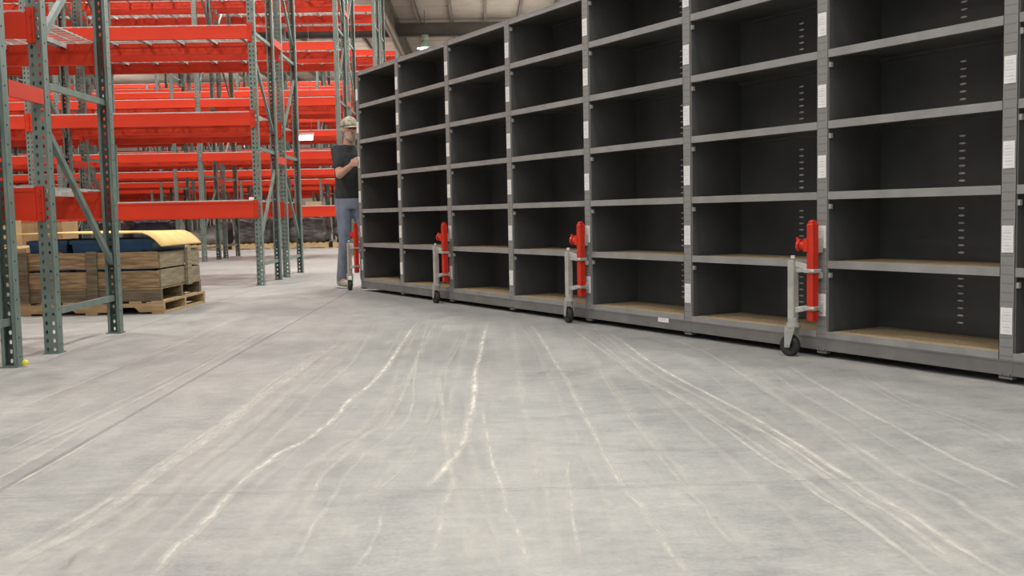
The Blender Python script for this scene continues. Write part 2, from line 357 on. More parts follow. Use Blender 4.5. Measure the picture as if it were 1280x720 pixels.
ME_STRUT = brace_mesh((0, .05, 0), (0, DEP-.05, 0))
zz = [.24, 1.55, 2.84, 4.14, 5.44]
DG = []
for i in range(4):
    lo, hi = zz[i]+.24, zz[i+1]-.22
    DG.append((lo, hi))
def diag_set(low_front):
    out = []
    for i, (lo, hi) in enumerate(DG):
        fr, bk = (lo, hi) if (i % 2 == 0) == low_front else (hi, lo)
        if low_front is None: pass
        out.append(brace_mesh((0, .05, fr), (0, DEP-.05, bk)))
    return out
ME_DIAG = {True: diag_set(True), False: diag_set(False)}
def beam_mesh(h, lip):
    mb = MB(); L = BAY-PW
    mb.box(-L, 0, -.012, .034, -h/2, h/2)
    if lip: mb.box(-L, 0, -.019, -.012, -h/2, -h/2+.034); mb.box(-L, 0, -.015, -.012, h/2-.022, h/2)
    return mb.mesh('rack_beam', M['orange'])
def beam_back(): pass
ME_BEAM = {True: beam_mesh(.180, True), False: beam_mesh(.138, False)}
def plate_mesh(h):
    mb = MB(); mb.box(-.045, .004, -.006, .0, -h/2-.02, h/2+.02); mb.box(-.002, .004, -.02, .03, -h/2-.02, h/2+.02)
    for z in (-h*.3, h*.3): mb.tube((-.02, -.011, z), (-.02, -.005, z), .007, 8)
    return mb.mesh('end_plate', M['orange'])
ME_PLATE = plate_mesh(.16)
def deck_mesh(ch):
    mb = MB(); L = BAY-PW-.03
    for i in range(23): x = -L+i*L/22; mb.box(x-.0035, x+.0035, -.01, DEP+.01, 0, .007)
    for i in range(15): y = .0+i*DEP/14; mb.box(-L, 0, y-.0035, y+.0035, .007, .014)
    if ch:
        for i in range(6): x = -L*(i+.5)/6; mb.box(x-.022, x+.022, .03, DEP-.03, -.026, 0)
    return mb.mesh('wire_deck', M['zinc'])
ME_DECK_FAR = deck_mesh(True); ME_DECK = deck_mesh(False)
mb = MB(); mb.box(-.022, .022, .03, DEP-.03, -.004, 0); mb.box(-.022, -.019, .03, DEP-.03, -.03, 0); mb.box(.019, .022, .03, DEP-.03, -.03, 0)
ME_CH = mb.mesh('deck_channel', M['zinc'])
def merged_frame(low_front):
    vs = []; fs = []
    def put(me, M4, sz=1):
        o = len(vs); vs.extend([tuple(M4 @ Vector((v.co.x, v.co.y, v.co.z*sz))) for v in me.vertices]); fs.extend([tuple(o+i for i in q.vertices) for q in me.polygons])
    mb = MB(); mb.box(-PW/2, PW/2, 0, .003, 0, 5.9); mb.box(-PW/2, -PW/2+.003, 0, PD, 0, 5.9); mb.box(PW/2-.003, PW/2, 0, PD, 0, 5.9); mb.box(-PW/2-.008, PW/2+.008, -.012, PD+.02, 0, .006)
    pm = mb.mesh('far_post', M['green'])
    put(pm, Matrix()); put(pm, Matrix.Translation((0, DEP, 0)) @ Matrix.Rotation(PI, 4, 'Z'))
    for z in zz: put(ME_STRUT, Matrix.Translation((0, 0, z)))
    for me in ME_DIAG[low_front]: put(me, Matrix())
    me = bpy.data.meshes.new('far_frame'); me.from_pydata(vs, [], fs); me.materials.append(M['green']); return me
ME_FAR = {True: merged_frame(True), False: merged_frame(False)}
def rack(yf, bays, low_front, label, near, levels=(0, 1, 2, 3, 4, 5), spacer=False, frames=None, decks=True):
    t = thing('pallet_rack', label, 'pallet rack', (X0, yf, 0), 0, None)
    nf = bays+1 if frames is None else frames
    for k in range(nf):
        if yf > 31:
            link('upright_frame', ME_FAR[low_front], t, (-k*BAY, 0, 0)); continue
        fr = link('upright_frame', None, t, (-k*BAY, 0, 0)); fr.empty_display_size = .1
        link('post', ME_POST, fr); link('post', ME_POST, fr, (0, DEP, 0), (0, 0, PI))
        for z in zz: link('strut', ME_STRUT, fr, (0, 0, z))
        for me in ME_DIAG[low_front]: link('brace', me, fr)
    for k in range(bays):
        for li in levels:
            z = LV[li]; big = li == 0
            for back in (0, 1):
                loc = (-k*BAY-PW/2, 0, z) if not back else (-k*BAY-BAY+PW/2, DEP, z)
                bm_ = link('beam', ME_BEAM[big], t, loc, (0, 0, PI if back else 0))
                if near:
                    link('end_plate', ME_PLATE, bm_, (PW/2-.005+.008, -.001, 0))
                    e = link('end_plate', ME_PLATE, bm_, (-(BAY-PW)-PW/2+.005-.008, -.001, 0)); e.scale = (-1, 1, 1)
            if decks:
                h = .09 if big else .069
                dk = link('wire_deck', ME_DECK if near else ME_DECK_FAR, t, (-k*BAY-PW/2-.015, 0, z+h))
                if near:
                    L = BAY-PW-.03
                    for i in range(6): link('deck_channel', ME_CH, dk, (-L*(i+.5)/6, 0, 0))
    if spacer:
        mb = MB(); mb.box(-.01, .01, 0, .425, -.043, .043); me = mb.mesh('row_spacer', M['orange'])
        for z in (1.47, 2.9, 4.6):
            for k in range(nf): link('row_spacer', me, t, (-k*BAY+.029, DEP+.013, z))
    return t
rack(4.35, 1, True, 'green pallet rack at the left edge, the one closest to the camera', True, (0, 1, 2, 3), True, 2)
rack(5.868, 2, False, 'green and orange pallet rack backing onto the closest one by an orange spacer', True, (0, 1, 2, 3), False)
rack(11.438, 4, True, 'green pallet rack with orange beams directly behind the wooden crate', True, (0, 1, 2, 3, 4), True)
rack(12.956, 4, False, 'green pallet rack right behind the row that follows the wooden crate, joined to it', True, (0, 1, 2, 3, 4), False)
rack(18.268, 5, True, 'pallet rack of the third double row, on its camera side', False, (0, 1, 2, 3, 4, 5), True)
rack(19.786, 5, False, 'pallet rack of the third double row, on its far side', False)
rack(25.10, 6, True, 'pallet rack of the fourth double row, with dark wrapped loads under its beams', False, (0, 1, 2, 3, 4, 5), True)
rack(26.62, 6, False, 'pallet rack of the fourth double row, on its far side', False)
rack(31.93, 7, True, 'pallet rack of the fifth double row, camera side, behind the wrapped loads', False, (0, 1, 2, 3, 4, 5), True)
rack(33.45, 7, False, 'pallet rack of the fifth double row, on its far side', False)
rack(38.76, 8, True, 'pallet rack of the sixth double row, camera side', False, (0, 1, 2, 3, 4, 5), True)
rack(40.28, 8, False, 'pallet rack of the sixth double row, on its far side', False)
rack(45.59, 9, True, 'pallet rack of the seventh double row near the far wall, camera side', False, (0, 1, 2, 3, 4, 5), True)
rack(47.11, 9, False, 'pallet rack of the seventh double row, on its far side', False)
rack(52.42, 10, True, 'pallet rack of the last double row before the far wall, camera side', False, (0, 1, 2, 3, 4, 5), True, decks=False)
rack(53.94, 10, False, 'pallet rack farthest from the camera, right before the far wall', False, decks=False)
# little yellow plastic cap at the foot of the nearest post
mb = MB(); mb.ell((0, 0, .016), (.016, .016, .016)); mb.tube((0, 0, 0), (0, 0, .008), .012)
o = mb.build('ball', M['fluoro']); o.location = (X0+.075, 5.36, .006)
tag(o, 'small yellow ball on the floor at the foot of the closest rack post', 'ball')

# ------------------------------------------------------------------ rolling shelving unit
SA = -1.0676
SX, SY = -1.2328, 10.3394
D_ = Vector((math.cos(SA), math.sin(SA), 0)); N_ = Vector((-D_.y, D_.x, 0))
shelv = thing('shelving_unit', 'long grey steel shelving unit of open bays, raised on four red and silver moving dollies', 'shelving unit', (SX, SY, 0), SA)
PS = [.035, 1.007, 2.02, 3.03, 4.057, 5.078, 6.10, 7.098, 8.11]
TZ = [2.1857, 1.8589, 1.5086, 1.1614, .8123, .4697, .1317]
DEPTH = .80; BK = .40
GAP = .032
UW = .068
def lab_mesh():
    mb = MB(); mb.box(-.026, .026, -.0025, 0, -.056, .056, 0)
    for i in range(7):
        z = -.042+i*.013; mb.box(-.018, .018, -.0030, -.0025, z, z+.003+.003*(i % 2), 1)
    return mb.mesh('shelf_label', [M['white'], M['ink']])
ME_LAB = lab_mesh()
mb = MB(); top = TZ[0]+.02
mb.box(-UW/2, UW/2, 0, .003, GAP+.0, top); mb.box(-UW/2, -UW/2+.003, 0, .012, GAP, top); mb.box(UW/2-.003, UW/2, 0, .012, GAP, top)
mb.box(-.012, .012, .004, .03, GAP, top)
ME_UP = mb.mesh('upright', M['upright'])
mb = MB(); mb.box(-.030, .030, -.014, .020, 0, top-GAP-.01); mb.box(-.026, .026, .02, DEPTH-.05, 0, top-GAP-.01)
ME_SIDE = mb.mesh('side_panel', M['side'])
mb = MB(); mb.box(-.030, .030, -.002, .03, 0, .010); mb.tube((-.018, -.010, .02), (-.018, 0, .02), .006, 8); mb.tube((.018, -.010, .02), (.018, 0, .02), .006, 8)
ME_FOOT = mb.mesh('foot_plate', M['base'])
for i, s in enumerate(PS):
    u = link('upright', ME_UP, shelv, (s, 0, 0))
    for j in range(6):
        link('shelf_label', ME_LAB, u, (0, -.0005, TZ[j]-.205))
    link('foot_plate', ME_FOOT, u, (0, 0, GAP-.012))
    link('upright', ME_UP, shelv, (s, DEPTH, 0), (0, 0, PI))
    link('side_panel', ME_SIDE, shelv, (s, .03, GAP+.005))
mb = MB(); mb.box(0, .012, -.004, .012, -.046, -.022)
ME_CLIP = mb.mesh('shelf_clip', M['silver'])
for b in range(8):
    a, c = PS[b]+.0345, PS[b+1]-.0345
    for j, z in enumerate(TZ):
        mb = MB()
        if j < 6:
            mb.box(a-.001, c+.001, .002, .006, z-.019, z+.019); mb.box(a, c, .006, .02, z-.019, z-.015); mb.box(a, c, .006, .022, z+.006, z+.010)
            mb.box(a, c, DEPTH-.006, DEPTH-.002, z-.019, z+.019)
            mb.box(a, c, .02, DEPTH-.02, z-.004, z-.001, 1)
            mb.box(a, c, .02, .05, z-.019, z-.004, 1); mb.box(a, c, BK-.02, BK+.02, z-.019, z-.004, 1)
        else:
            mb.box(a, c, .006, DEPTH-.006, z-.022, z-.010, 1)
            mb.box(a-.001, c+.001, -.0025, .006, z-.034, z)
        sh = mb.build('shelf', [M['shelf'], M['panel']], shelv)
        if j:
            w = MB(); w.box(a+.004, c-.004, .012, BK-.012, z-.0005 if j < 6 else z-.009, z+.0155 if j < 6 else z-.002); w.build('wood_deck', M['particle'], sh)
        if j < 6: link('shelf_clip', ME_CLIP, sh, (a, .012, z-.02))
    mb = MB(); mb.box(a-.009, c+.009, BK-.002, BK+.002, .100, TZ[0]-.02)
    bp_ = mb.build('back_panel', M['panel'], shelv)
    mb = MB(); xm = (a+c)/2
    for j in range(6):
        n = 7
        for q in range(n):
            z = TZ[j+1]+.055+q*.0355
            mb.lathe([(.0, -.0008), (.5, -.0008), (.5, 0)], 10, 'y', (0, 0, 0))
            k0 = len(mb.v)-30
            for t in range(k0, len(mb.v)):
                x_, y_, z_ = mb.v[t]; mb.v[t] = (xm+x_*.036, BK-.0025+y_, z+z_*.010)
    mb.build('slot_light_spots', M['white'], bp_)  # solid white spots painted for light coming through slots, nothing is cut open
# base
mb = MB()
a, c = PS[0]-.03, PS[-1]+.03
mb.box(a, c, -.003, -.0005, GAP+.004, TZ[6]-.03); mb.box(a, c, -.005, -.003, GAP+.062, GAP+.065); mb.box(a, c, .010, .04, GAP+.004, GAP+.008)
mb.box(a, c, DEPTH-.010, DEPTH-.006, GAP+.004, TZ[6]-.03); mb.box(a, a+.004, .006, DEPTH-.006, GAP+.004, TZ[6]-.02); mb.box(c-.004, c, .006, DEPTH-.006, GAP+.004, TZ[6]-.02)
for s in PS[1:-1]:
    mb.box(s+.03, s+.033, -.0045, -.003, GAP+.004, TZ[6]-.03); mb.box(s-.002, s+.002, .02, DEPTH-.02, GAP+.01, TZ[6]-.03)
base = mb.build('base_panel', M['base'], shelv)
mb = MB(); mb.box(-.05, .05, -.0015, 0, -.013, .013, 0); mb.box(-.015, .02, -.002, -.0015, -.002, .004, 1)
mb.build('base_sticker', [M['white'], M['ink']], base).location = (4.055+.80, -.0055, .088)
base.children[0]['label'] = 'small white sticker'
mb = MB(); mb.box(PS[0]-.03, PS[-1]+.03, .0, DEPTH, TZ[0]+.010, TZ[0]+.016); mb.build('top_panel', M['shelf'], shelv)
mb = MB(); mb.box(PS[0]-.036, PS[0]-.033, .003, DEPTH-.003, GAP+.01, TZ[0]+.01); mb.build('end_panel', M['shelf'], shelv)

# ------------------------------------------------------------------ moving dollies
DL = ['red and silver caster dolly on the far end post, right by the man',
      'red and silver caster dolly on the grey shelving, second along from the man',
      'red and silver caster dolly on the grey shelving, third along from the man',
      'largest looking red and silver caster dolly, on the shelving post closest to the camera']
def dolly(s, label, steer):
    p = Vector((SX, SY, 0)) + D_*s
    t = thing('shelf_dolly', label, 'dolly', tuple(p), SA, 'moving dollies clamped to the shelving')
    # local: x along shelf, -y out from its face
    o = MB(); cy = -.045
    o.box(-.041, .001, cy-.022, cy+.022, .185, .675)
    o.build('mast', M['red'], t, .006)
    o = MB(); o.box(-.036, -.004, cy-.016, cy+.016, .668, .688); o.tube((-.02, cy, .68), (-.02, cy, .694), .012, 12); o.build('mast_cap', M['red'], t, .004)
    o = MB(); o.tube((-.04, cy, .565), (-.095, cy-.012, .565), .024, 14); o.tube((-.085, cy-.012, .565), (-.098, cy-.014, .567), .031, 14); o.box(-.060, -.03, cy-.026, cy+.015, .535, .60)
    o.tube((-.095, cy-.013, .545), (-.108, cy-.014, .605), .008, 8); o.build('clamp_knob', M['red'], t)
    o = MB(); o.box(-.05, .012, cy+.02, -.005, .53, .60); o.box(-.05, .012, cy+.02, -.005, .23, .27); o.box(-.05, .012, cy+.02, -.005, .40, .43); o.build('clamp_plate', M['silver'], t)
    # collars and swing arm
    for z in (.438, .25):
        o = MB(); o.box(-.052, .012, cy-.032, cy+.030, z-.010, z+.010); o.tube((.0, cy-.034, z), (.026, cy-.034, z), .009, 8); o.build('collar', M['silver'], t, .003)
    ax, ay = -.112, -.085
    o = MB(); o.box(ax-.020, ax+.020, ay-.020, ay+.020, .19, .49); o.bar((ax, ay, .475), (-.05, cy, .475-.02), .03, .03); o.bar((ax, ay, .44), (-.05, cy, .44), .022, .022)
    o.bar((ax, ay, .235), (-.05, cy, .25), .03, .028); o.tube((ax, ay, .50), (ax, ay, .515), .012, 10); o.build('swing_arm', M['silver'], t, .004)
    o = MB(); o.tube((ax, ay, .20), (ax, ay, .165), .026, 16); o.tube((ax, ay, .172), (ax, ay, .150), .034, 16); o.build('swivel_bearing', M['silver'], t)
    e = link('caster', None, t, (ax, ay, 0), (0, 0, steer)); e.empty_display_size = .05
    R = .055
    o = MB()
    for sg in (-1, 1):
        o.add([(-.032, sg*.024, .156), (.030, sg*.024, .156), (-.005, sg*.024, .045), (-.034, sg*.024, .045), (-.032, sg*.028, .156), (.030, sg*.028, .156), (-.005, sg*.028, .045), (-.034, sg*.028, .045)],
              [(0, 1, 2, 3), (7, 6, 5, 4), (0, 4, 5, 1), (1, 5, 6, 2), (2, 6, 7, 3), (3, 7, 4, 0)])
    o.box(-.032, .030, -.028, .028, .150, .157); o.tube((-.018, -.034, R), (-.018, .034, R), .007, 10)
    o.build('fork', M['silver'], e)
    o = MB(); o.lathe([(.0, -.016), (.030, -.016), (.034, -.019), (R-.006, -.019), (R, -.012), (R, .012), (R-.006, .019), (.034, .019), (.030, .016), (0, .016)], 28, 'y', (-.018, 0, R)); o.build('wheel', M['rubber'], e)
for s, l, st in ((.02, DL[0], -.2), (2.02, DL[1], -.1), (4.057, DL[2], -.25), (6.10, DL[3], .15)): dolly(s, l, st)

# ------------------------------------------------------------------ pallets and loads
def pallet(label, loc, rz, w=1.2, d=1.0, h=.12, mat='wood_new', group=None, cut=True):
    t = thing('wooden_pallet', label, 'pallet', loc, rz, group)
    for k in range(3):
        y = [0.0, d/2-.02, d-.04][k]; o = MB()
        zt = h-.018
        if cut:   # stringer with fork notches
            xs = [0, w*.17, w*.20, w*.36, w*.39, w*.61, w*.64, w*.80, w*.83, w]; zb = [.016, .016, .055, .055, .016, .016, .055, .055, .016, .016]
            vs = []
            for x, z in zip(xs, zb): vs += [(x, y, z), (x, y+.04, z), (x, y+.04, zt), (x, y, zt)]
            fs = []
            for i in range(len(xs)-1):
                a, b = 4*i, 4*i+4
                fs += [(a, b, b+1, a+1), (a+1, b+1, b+2, a+2), (a+2, b+2, b+3, a+3), (a+3, b+3, b, a)]
            fs += [(3, 2, 1, 0), (len(vs)-4, len(vs)-3, len(vs)-2, len(vs)-1)]
            o.add(vs, fs)
        else: o.box(0, w, y, y+.04, .016, zt)
        o.build('stringer', M[mat], t)
    n = 7
    for i in range(n):
        o = MB(); x = i*(w-.1)/(n-1); o.box(x, x+.1, 0, d, h-.018, h); o.build('deck_board', M[mat], t)
    for x in (0, w/2-.05, w-.1):
        o = MB(); o.box(x, x+.1, 0, d, 0, .016); o.build('bottom_board', M[mat], t)
    return t
# crate standing on a pallet between the rows
CR = (-3.78, 8.30, 0); CA = -.045
pallet('pale wooden pallet on the floor carrying the wooden slatted crate', CR, CA, 1.19, 1.06, .105, 'wood_new')
cr = thing('slatted_crate', 'weathered wooden slatted crate holding blue bins, standing on a pallet behind the rack post', 'crate', (CR[0], CR[1], .106), CA)
W, Dp = 1.17, 1.03
o = MB()
for y in (0.0, Dp/2-.03, Dp-.06): o.box(0, W, y, y+.05, 0, .095)
o.build('crate_runner', M['wood_grey'], cr)
o = MB(); o.box(0, W, 0, Dp, .095, .107); o.build('crate_floor', M['wood'], cr)
o = MB(); o.box(.024, W-.024, .024, Dp-.024, .140, .160); o.build('inner_board', M['wood_grey'], cr)
for i, z in enumerate((.110, .265)):
    for y in (0, Dp-.022):
        o = MB(); o.box(.0, W-.012, y, y+.022, z, z+.136); o.build('side_plank', M['wood'], cr, .003)
    for x in (0, W-.022):
        o = MB(); 
        o.box(x+(.0 if x else -.0), x+.022, .024, .60, z, z+.142-.012*i); o.build('end_plank', M['wood_side'], cr, .003)
        o = MB(); o.box(x, x+.022, .70, Dp-.024, z-.01, z+.128); o.build('end_plank', M['wood_side'], cr, .003)
for x in (.015, .58):
    o = MB(); o.box(x, x+.085, -.024, -.001, .0, .41); o.build('front_batten', M['wood_grey'], cr, .003)
for y in (.60,):
    o = MB(); o.box(W+.001, W+.03, y, y+.10, .09, .415); o.build('corner_batten', M['wood_side'], cr, .003)
# blue bins in the crate
def xf(x, y, z):
    c, s = math.cos(CA), math.sin(CA); return (CR[0]+c*x-s*y, CR[1]+s*x+c*y, z)
BLX = 0
BL = ['dark blue plastic bin in the crate at its end hidden by the rack post', 'dark blue plastic bin at the centre of the crate under the yellow sheet', 'dark blue plastic bin in the crate under the drooping end of the yellow sheet']
for k, x in enumerate((.05, .405, .76)):
    t = thing('plastic_bin', BL[k], 'bin', xf(x, .10, .267), CA, 'blue bins in the wooden crate')
    w, d, h = .33, .82, .345
    o = MB(); q = .03
    def ring(e, z): return [(e, e, z), (w-e, e, z), (w-e, d-e, z), (e, d-e, z)]
    vs = ring(q, 0)+ring(.008, h)+ring(.016, h)+ring(q+.008, .01)
    o.add(vs, [(3, 2, 1, 0)]+[(i, (i+1) % 4, 4+(i+1) % 4, 4+i) for i in range(4)]+[(4+i, 4+(i+1) % 4, 8+(i+1) % 4, 8+i) for i in range(4)]+[(8+i, 8+(i+1) % 4, 12+(i+1) % 4, 12+i) for i in range(4)]+[(12, 13, 14, 15)])
    o.build('body', M['blue'], t)
    o = MB(); o.box(-.004, w+.004, -.006, .008, h-.035, h-.004); o.box(-.004, w+.004, d-.008, d+.006, h-.035, h-.004); o.box(-.004, .008, 0, d, h-.035, h-.004); o.box(w-.008, w+.004, 0, d, h-.035, h-.004)
    o.build('rim', M['blue'], t)
    o = MB(); o.tube((w-.07, -.004, h-.12), (w-.07, .02, h-.12), .03, 16); o.build('grommet', M['cardboard' if k == 0 else 'rubber'], t)
# curved yellow sheet over the bins
o = MB(); n = 26; vs = []; L0 = 1.26
pts = []
for i in range(n+1):
    x = -.06+L0*i/n
    z = .672+.003*math.sin(i*.25)
    if x > 1.03: z -= .115*((x-1.03)/.17)**1.8
    pts.append((x, z))
for (x, z) in pts:
    dr = 0
    for y, dz in ((-.02, dr*2.2), (.30, dr*.6), (.65, 0), (.98, 0)):
        vs.append((x, y, z+dz)); vs.append((x, y, z+dz-.012))
fs = []
for i in range(n):
    for j in range(3):
        a = i*8+j*2; b_ = a+8
        fs += [(a, b_, b_+2, a+2), (a+3, b_+3, b_+1, a+1)]
    a = i*8; fs += [(a, a+1, a+9, a+8), (a+6, a+14, a+15, a+7)]
for i in (0, n):
    for j in range(3):
        a = i*8+j*2; fs.append((a, a+2, a+3, a+1) if i == 0 else (a, a+1, a+3, a+2))
o.add(vs, fs, 0, True)
o = o.build('fibreboard_sheet', M['yellow']); o.location = (CR[0], CR[1], 0); o.rotation_euler = (0, 0, CA)
tag(o, 'thin yellow sheet lying over the blue bins and drooping at one corner of the crate', 'sheet')

# stacked boards, boxes and papers behind the nearest rack
PX, PY = -5.02, 9.15
pallet('wooden pallet on the floor under the stacked boards, between the two closest rack posts', (PX, PY-.25, 0), -.0, 1.1, 1.0, .115, 'wood_new')
for k in range(5):
    t = MB(); t.box(0, .95, 0, .85, 0, .052)
    for x in (.0, .32, .64): t.box(x+.01, x+.30, -.02, .0, .004, .048)
    t = t.build('timber_board_layer', M['wood' if k % 2 else 'wood_new'], None, .004)
    t.name = 'wooden_board'; t.location = (PX+.05+.015*((k*7) % 3), PY-.15, .26+k*.058); t.rotation_euler = (0, 0, -.01+.01*(k % 3))
    tag(t, 'planked wooden board in the stack behind the closest posts, %s' % ['lowest one', 'second from below', 'middle one', 'second from above', 'topmost'][k], 'board', 'wooden boards stacked on the pallet')
for k in range(3):
    t = MB(); t.box(0, .8, 0, .7, 0, .040); t.box(.01, .79, -.003, 0, .004, .036, 1)
    t = t.build('paper_ream', [M['white'], M['sole']]); t.location = (PX+.12, PY-.2, .118+k*.044); 
    tag(t, 'white flat packet under the stacked boards, %s' % ['lowest', 'middle one', 'directly below the boards'][k], 'packet', 'white packets under the boards')
def carton(label, loc, dims, mat='cardboard', rz=0, group=None, parts=True):
    t = MB(); w, d, h = dims; t.box(0, w, 0, d, 0, h)
    if not parts:
        t.box(w*.45, w*.55, -.002, 0, 0, h)
        t = t.build('carton', M[mat]); t.location = loc; t.rotation_euler = (0, 0, rz); return tag(t, label, 'box', group)
    e = thing('carton', label, 'box', loc, rz, group)
    t.build('box_body', M[mat], e, .004)
    t = MB(); t.box(0, w/2-.002, -.002, d+.002, h, h+.004); t.build('flap', M[mat], e); t = MB(); t.box(w/2+.002, w, -.002, d+.002, h, h+.004); t.build('flap', M[mat], e)
    t = MB(); t.box(w/2-.025, w/2+.025, -.004, d+.004, h+.004, h+.005); t.box(w/2-.025, w/2+.025, -.004, -.002, h*.6, h+.005); t.build('tape', M['particle'], e)
    return e
carton('brown cardboard box on top of the stacked boards behind the nearest rack post', (PX+.12, PY-.1, .553), (.62, .5, .25))
carton('orange-brown cardboard box behind the second rack post, above the blue bins', (-4.60, 10.22, .425), (.42, .4, .34))
pallet('wooden pallet behind the crate under the orange-brown cardboard boxes', (-4.95, 10.1, 0), 0, 1.1, .9, .12, 'wood')
carton('wide cardboard box on the pallet behind the crate, under a smaller box', (-4.90, 10.2, .121), (.8, .65, .295), 'particle')

# dark wrapped loads under the fourth double row
def lump(name, label, loc, dims, mat, seed, group, slope=0):
    t = MB(); n = 9; w, d, h = dims
    bm = bmesh.new(); bmesh.ops.create_cube(bm, size=1); bmesh.ops.subdivide_edges(bm, edges=bm.edges, cuts=n, use_grid_fill=True)
    for v in bm.verts:
        p = v.co.copy(); q = Vector((p.x*w, p.y*d, (p.z+.5)*h))
        f = 1-.10*abs(p.z*2)**3
        q.x *= f; q.y *= f
        if slope: q.z *= 1-slope*(.5-p.x if slope > 0 else .5+p.x)*.8 if slope > 0 else 1+slope*(.5+p.x)*.8
        nz = noise.noise(Vector((q.x*2.3+seed*7, q.y*2.3, q.z*5)))
        fac = .0 if v.co.z < -.49 else 1
        q.x += nz*.06*fac; q.y += noise.noise(Vector((q.x*3, q.y*3+seed, q.z*6)))*.06*fac; q.z += noise.noise(Vector((q.x*2+3, q.y*2, seed)))*.12*h*fac*(p.z+.5)
        v.co = q
    me = bpy.data.meshes.new(name); bm.to_mesh(me); bm.free(); me.materials.append(M[mat])
    for p in me.polygons: p.use_smooth = True
    o = link(name, me, None, loc); return tag(o, label, 'load', group)
LOADS = [(-3.15, .82, 'darkwrap', 'dark film-wrapped load under the rack beam right beside the man'),
         (-4.20, .86, 'darkwrap', 'dark lumpy wrapped load between the man and the second pair of rack ends'),
         (-5.35, .80, 'darkwrap', 'dark wrapped load seen between the end posts of the second double rack row'),
         (-6.55, .66, 'greywrap', 'sloping grey tarp-covered heap on a pallet beside the second double rack row'),
         (-7.75, .88, 'navywrap', 'navy tarp-covered load between thin posts, beyond the yellow sheet'),
         (-8.95, .80, 'darkwrap', 'dark wrapped load just above the drooping yellow sheet of the crate'),
         (-10.2, .86, 'navywrap', 'navy tarp-covered load above the crate, beside the front rack post'),
         (-11.5, .80, 'darkwrap', 'dark wrapped load farthest from the man along the far row')]
SH = ['wrapped load right beside the man', 'load between the man and the rack ends', 'load behind the second double rack ends', 'sloping grey heap', 'navy load beyond the yellow sheet', 'dark load above the yellow sheet', 'navy load above the wooden crate', 'wrapped load farthest from the man']
for i, (x, h, mt, lab) in enumerate(LOADS):
    sl = SH[i]
    y = 25.10+DEP/2; x = X0-BAY*(i//2)-(.68 if i % 2 == 0 else 1.80)
    h = min(h, .72)
    pallet('pale pallet under the ' + sl, (x-.5, y-.5, 0), 0, 1.02, 1.0, .14, 'wood_new', 'pallets under the far wrapped loads', False)
    lump('wrapped_load', lab, (x, y, .142), (.92, .84, h*.85), mt, i*1.7, 'wrapped loads under the far rack', .55 if i == 3 else 0)
# small cartons on the far decks
random.seed(11)
ROWN = {25.10: 'fourth', 31.93: 'fifth', 38.76: 'sixth'}
LVN = ['lowest', 'second', 'third']
for (yr, lvl, bays_) in ((25.10, 0, 4), (31.93, 0, 5), (31.93, 1, 5), (38.76, 1, 6), (38.76, 2, 6)):
    z = LV[lvl]+(.09 if lvl == 0 else .069)+.016
    for b_ in range(bays_):
        x = X0-BAY*b_-.12
        while True:
            w = random.uniform(.18, .42); h = random.uniform(.14, .36); x -= w+random.uniform(.05, .6)
            if x < X0-BAY*(b_+1)+.12: break
            mt, cn = random.choice((('white', 'white'), ('white', 'white'), ('cardboard', 'brown'), ('particle', 'tan'), ('yellow', 'yellow')))
            carton('small %s carton on the %s beam level of the %s double rack row' % (cn, LVN[lvl], ROWN[yr]), (x, yr+.08+random.random()*.2, z), (w, .4, h), mt, 0, 'small %s cartons on the %s level of the %s rack row' % (cn, LVN[lvl], ROWN[yr]), False)

# lamps: one round high-bay seen above the shelving, one linear lamp glaring through the racks
lp = thing('high_bay_lamp', 'round high-bay lamp with green tinted reflector hanging below the roof above the shelving', 'lamp', (-2.0, 40.0, 7.25))
o = MB(); o.lathe([(.0, .30), (.10, .30), (.12, .22), (.20, .12), (.34, 0), (.33, 0), (.18, .11), (.0, .18)], 24); o.build('reflector', M['lampgreen'], lp)
o = MB(); o.lathe([(0, -.02), (.2, -.01), (.33, .01), (.0, .012)], 24); o.build('lens', M['lens'], lp)
o = MB(); o.lathe([(0, .52), (.13, .52), (.14, .32), (0, .30)], 20); o.build('ballast', M['lampgreen'], lp)
o = MB(); o.tube((0, 0, .52), (0, 0, RZ-7.25-.22), .012, 8); o.build('hanging_rod', M['steel_dark'], lp)
lp = thing('task_lamp', 'bright white lamp glaring between the orange beams, beside the man', 'lamp', (-3.93, 23.0, 2.60))
o = MB(); o.box(-.22, .22, -.06, .06, 0, .06); o.build('housing', M['zinc'], lp)
o = MB(); o.tube((-.19, 0, -.05), (.19, 0, -.05), .055, 12); o.build('lamp_tube', M['tube'], lp)
o = MB(); o.box(-.18, -.17, -.005, .005, .06, RZ-2.62); o.box(.17, .18, -.005, .005, .06, RZ-2.62); o.build('hanging_rod', M['steel_dark'], lp)

# ------------------------------------------------------------------ the man
PERX, PERY = -1.375, 10.765
man = thing('person', 'man in tan camouflage cap, black t-shirt and jeans pushing the grey shelving', 'person', (PERX, PERY, 0), SA)
def blob(parts, name, mat, parent, voxel=.010, smooth=6):
    mb = MB()
    for p in parts:
        if p[0] == 'c':   # capsule a,b,ra,rb
            _, a, b, ra, rb = p
            mb.tube(a, b, ra, 14, 0, rb); mb.ell(a, (ra, ra, ra), 14, 8); mb.ell(b, (rb, rb, rb), 14, 8)
        elif p[0] == 'e': mb.ell(p[1], p[2], 20, 12)
        elif p[0] == 'l': mb.lathe2(p[1])
    o = mb.build(name, mat, parent)
    md = o.modifiers.new('remesh', 'REMESH'); md.mode = 'VOXEL'; md.voxel_size = voxel; md.use_smooth_shade = True
    if smooth:
        s = o.modifiers.new('smooth', 'SMOOTH'); s.factor = .5; s.iterations = smooth
    return o
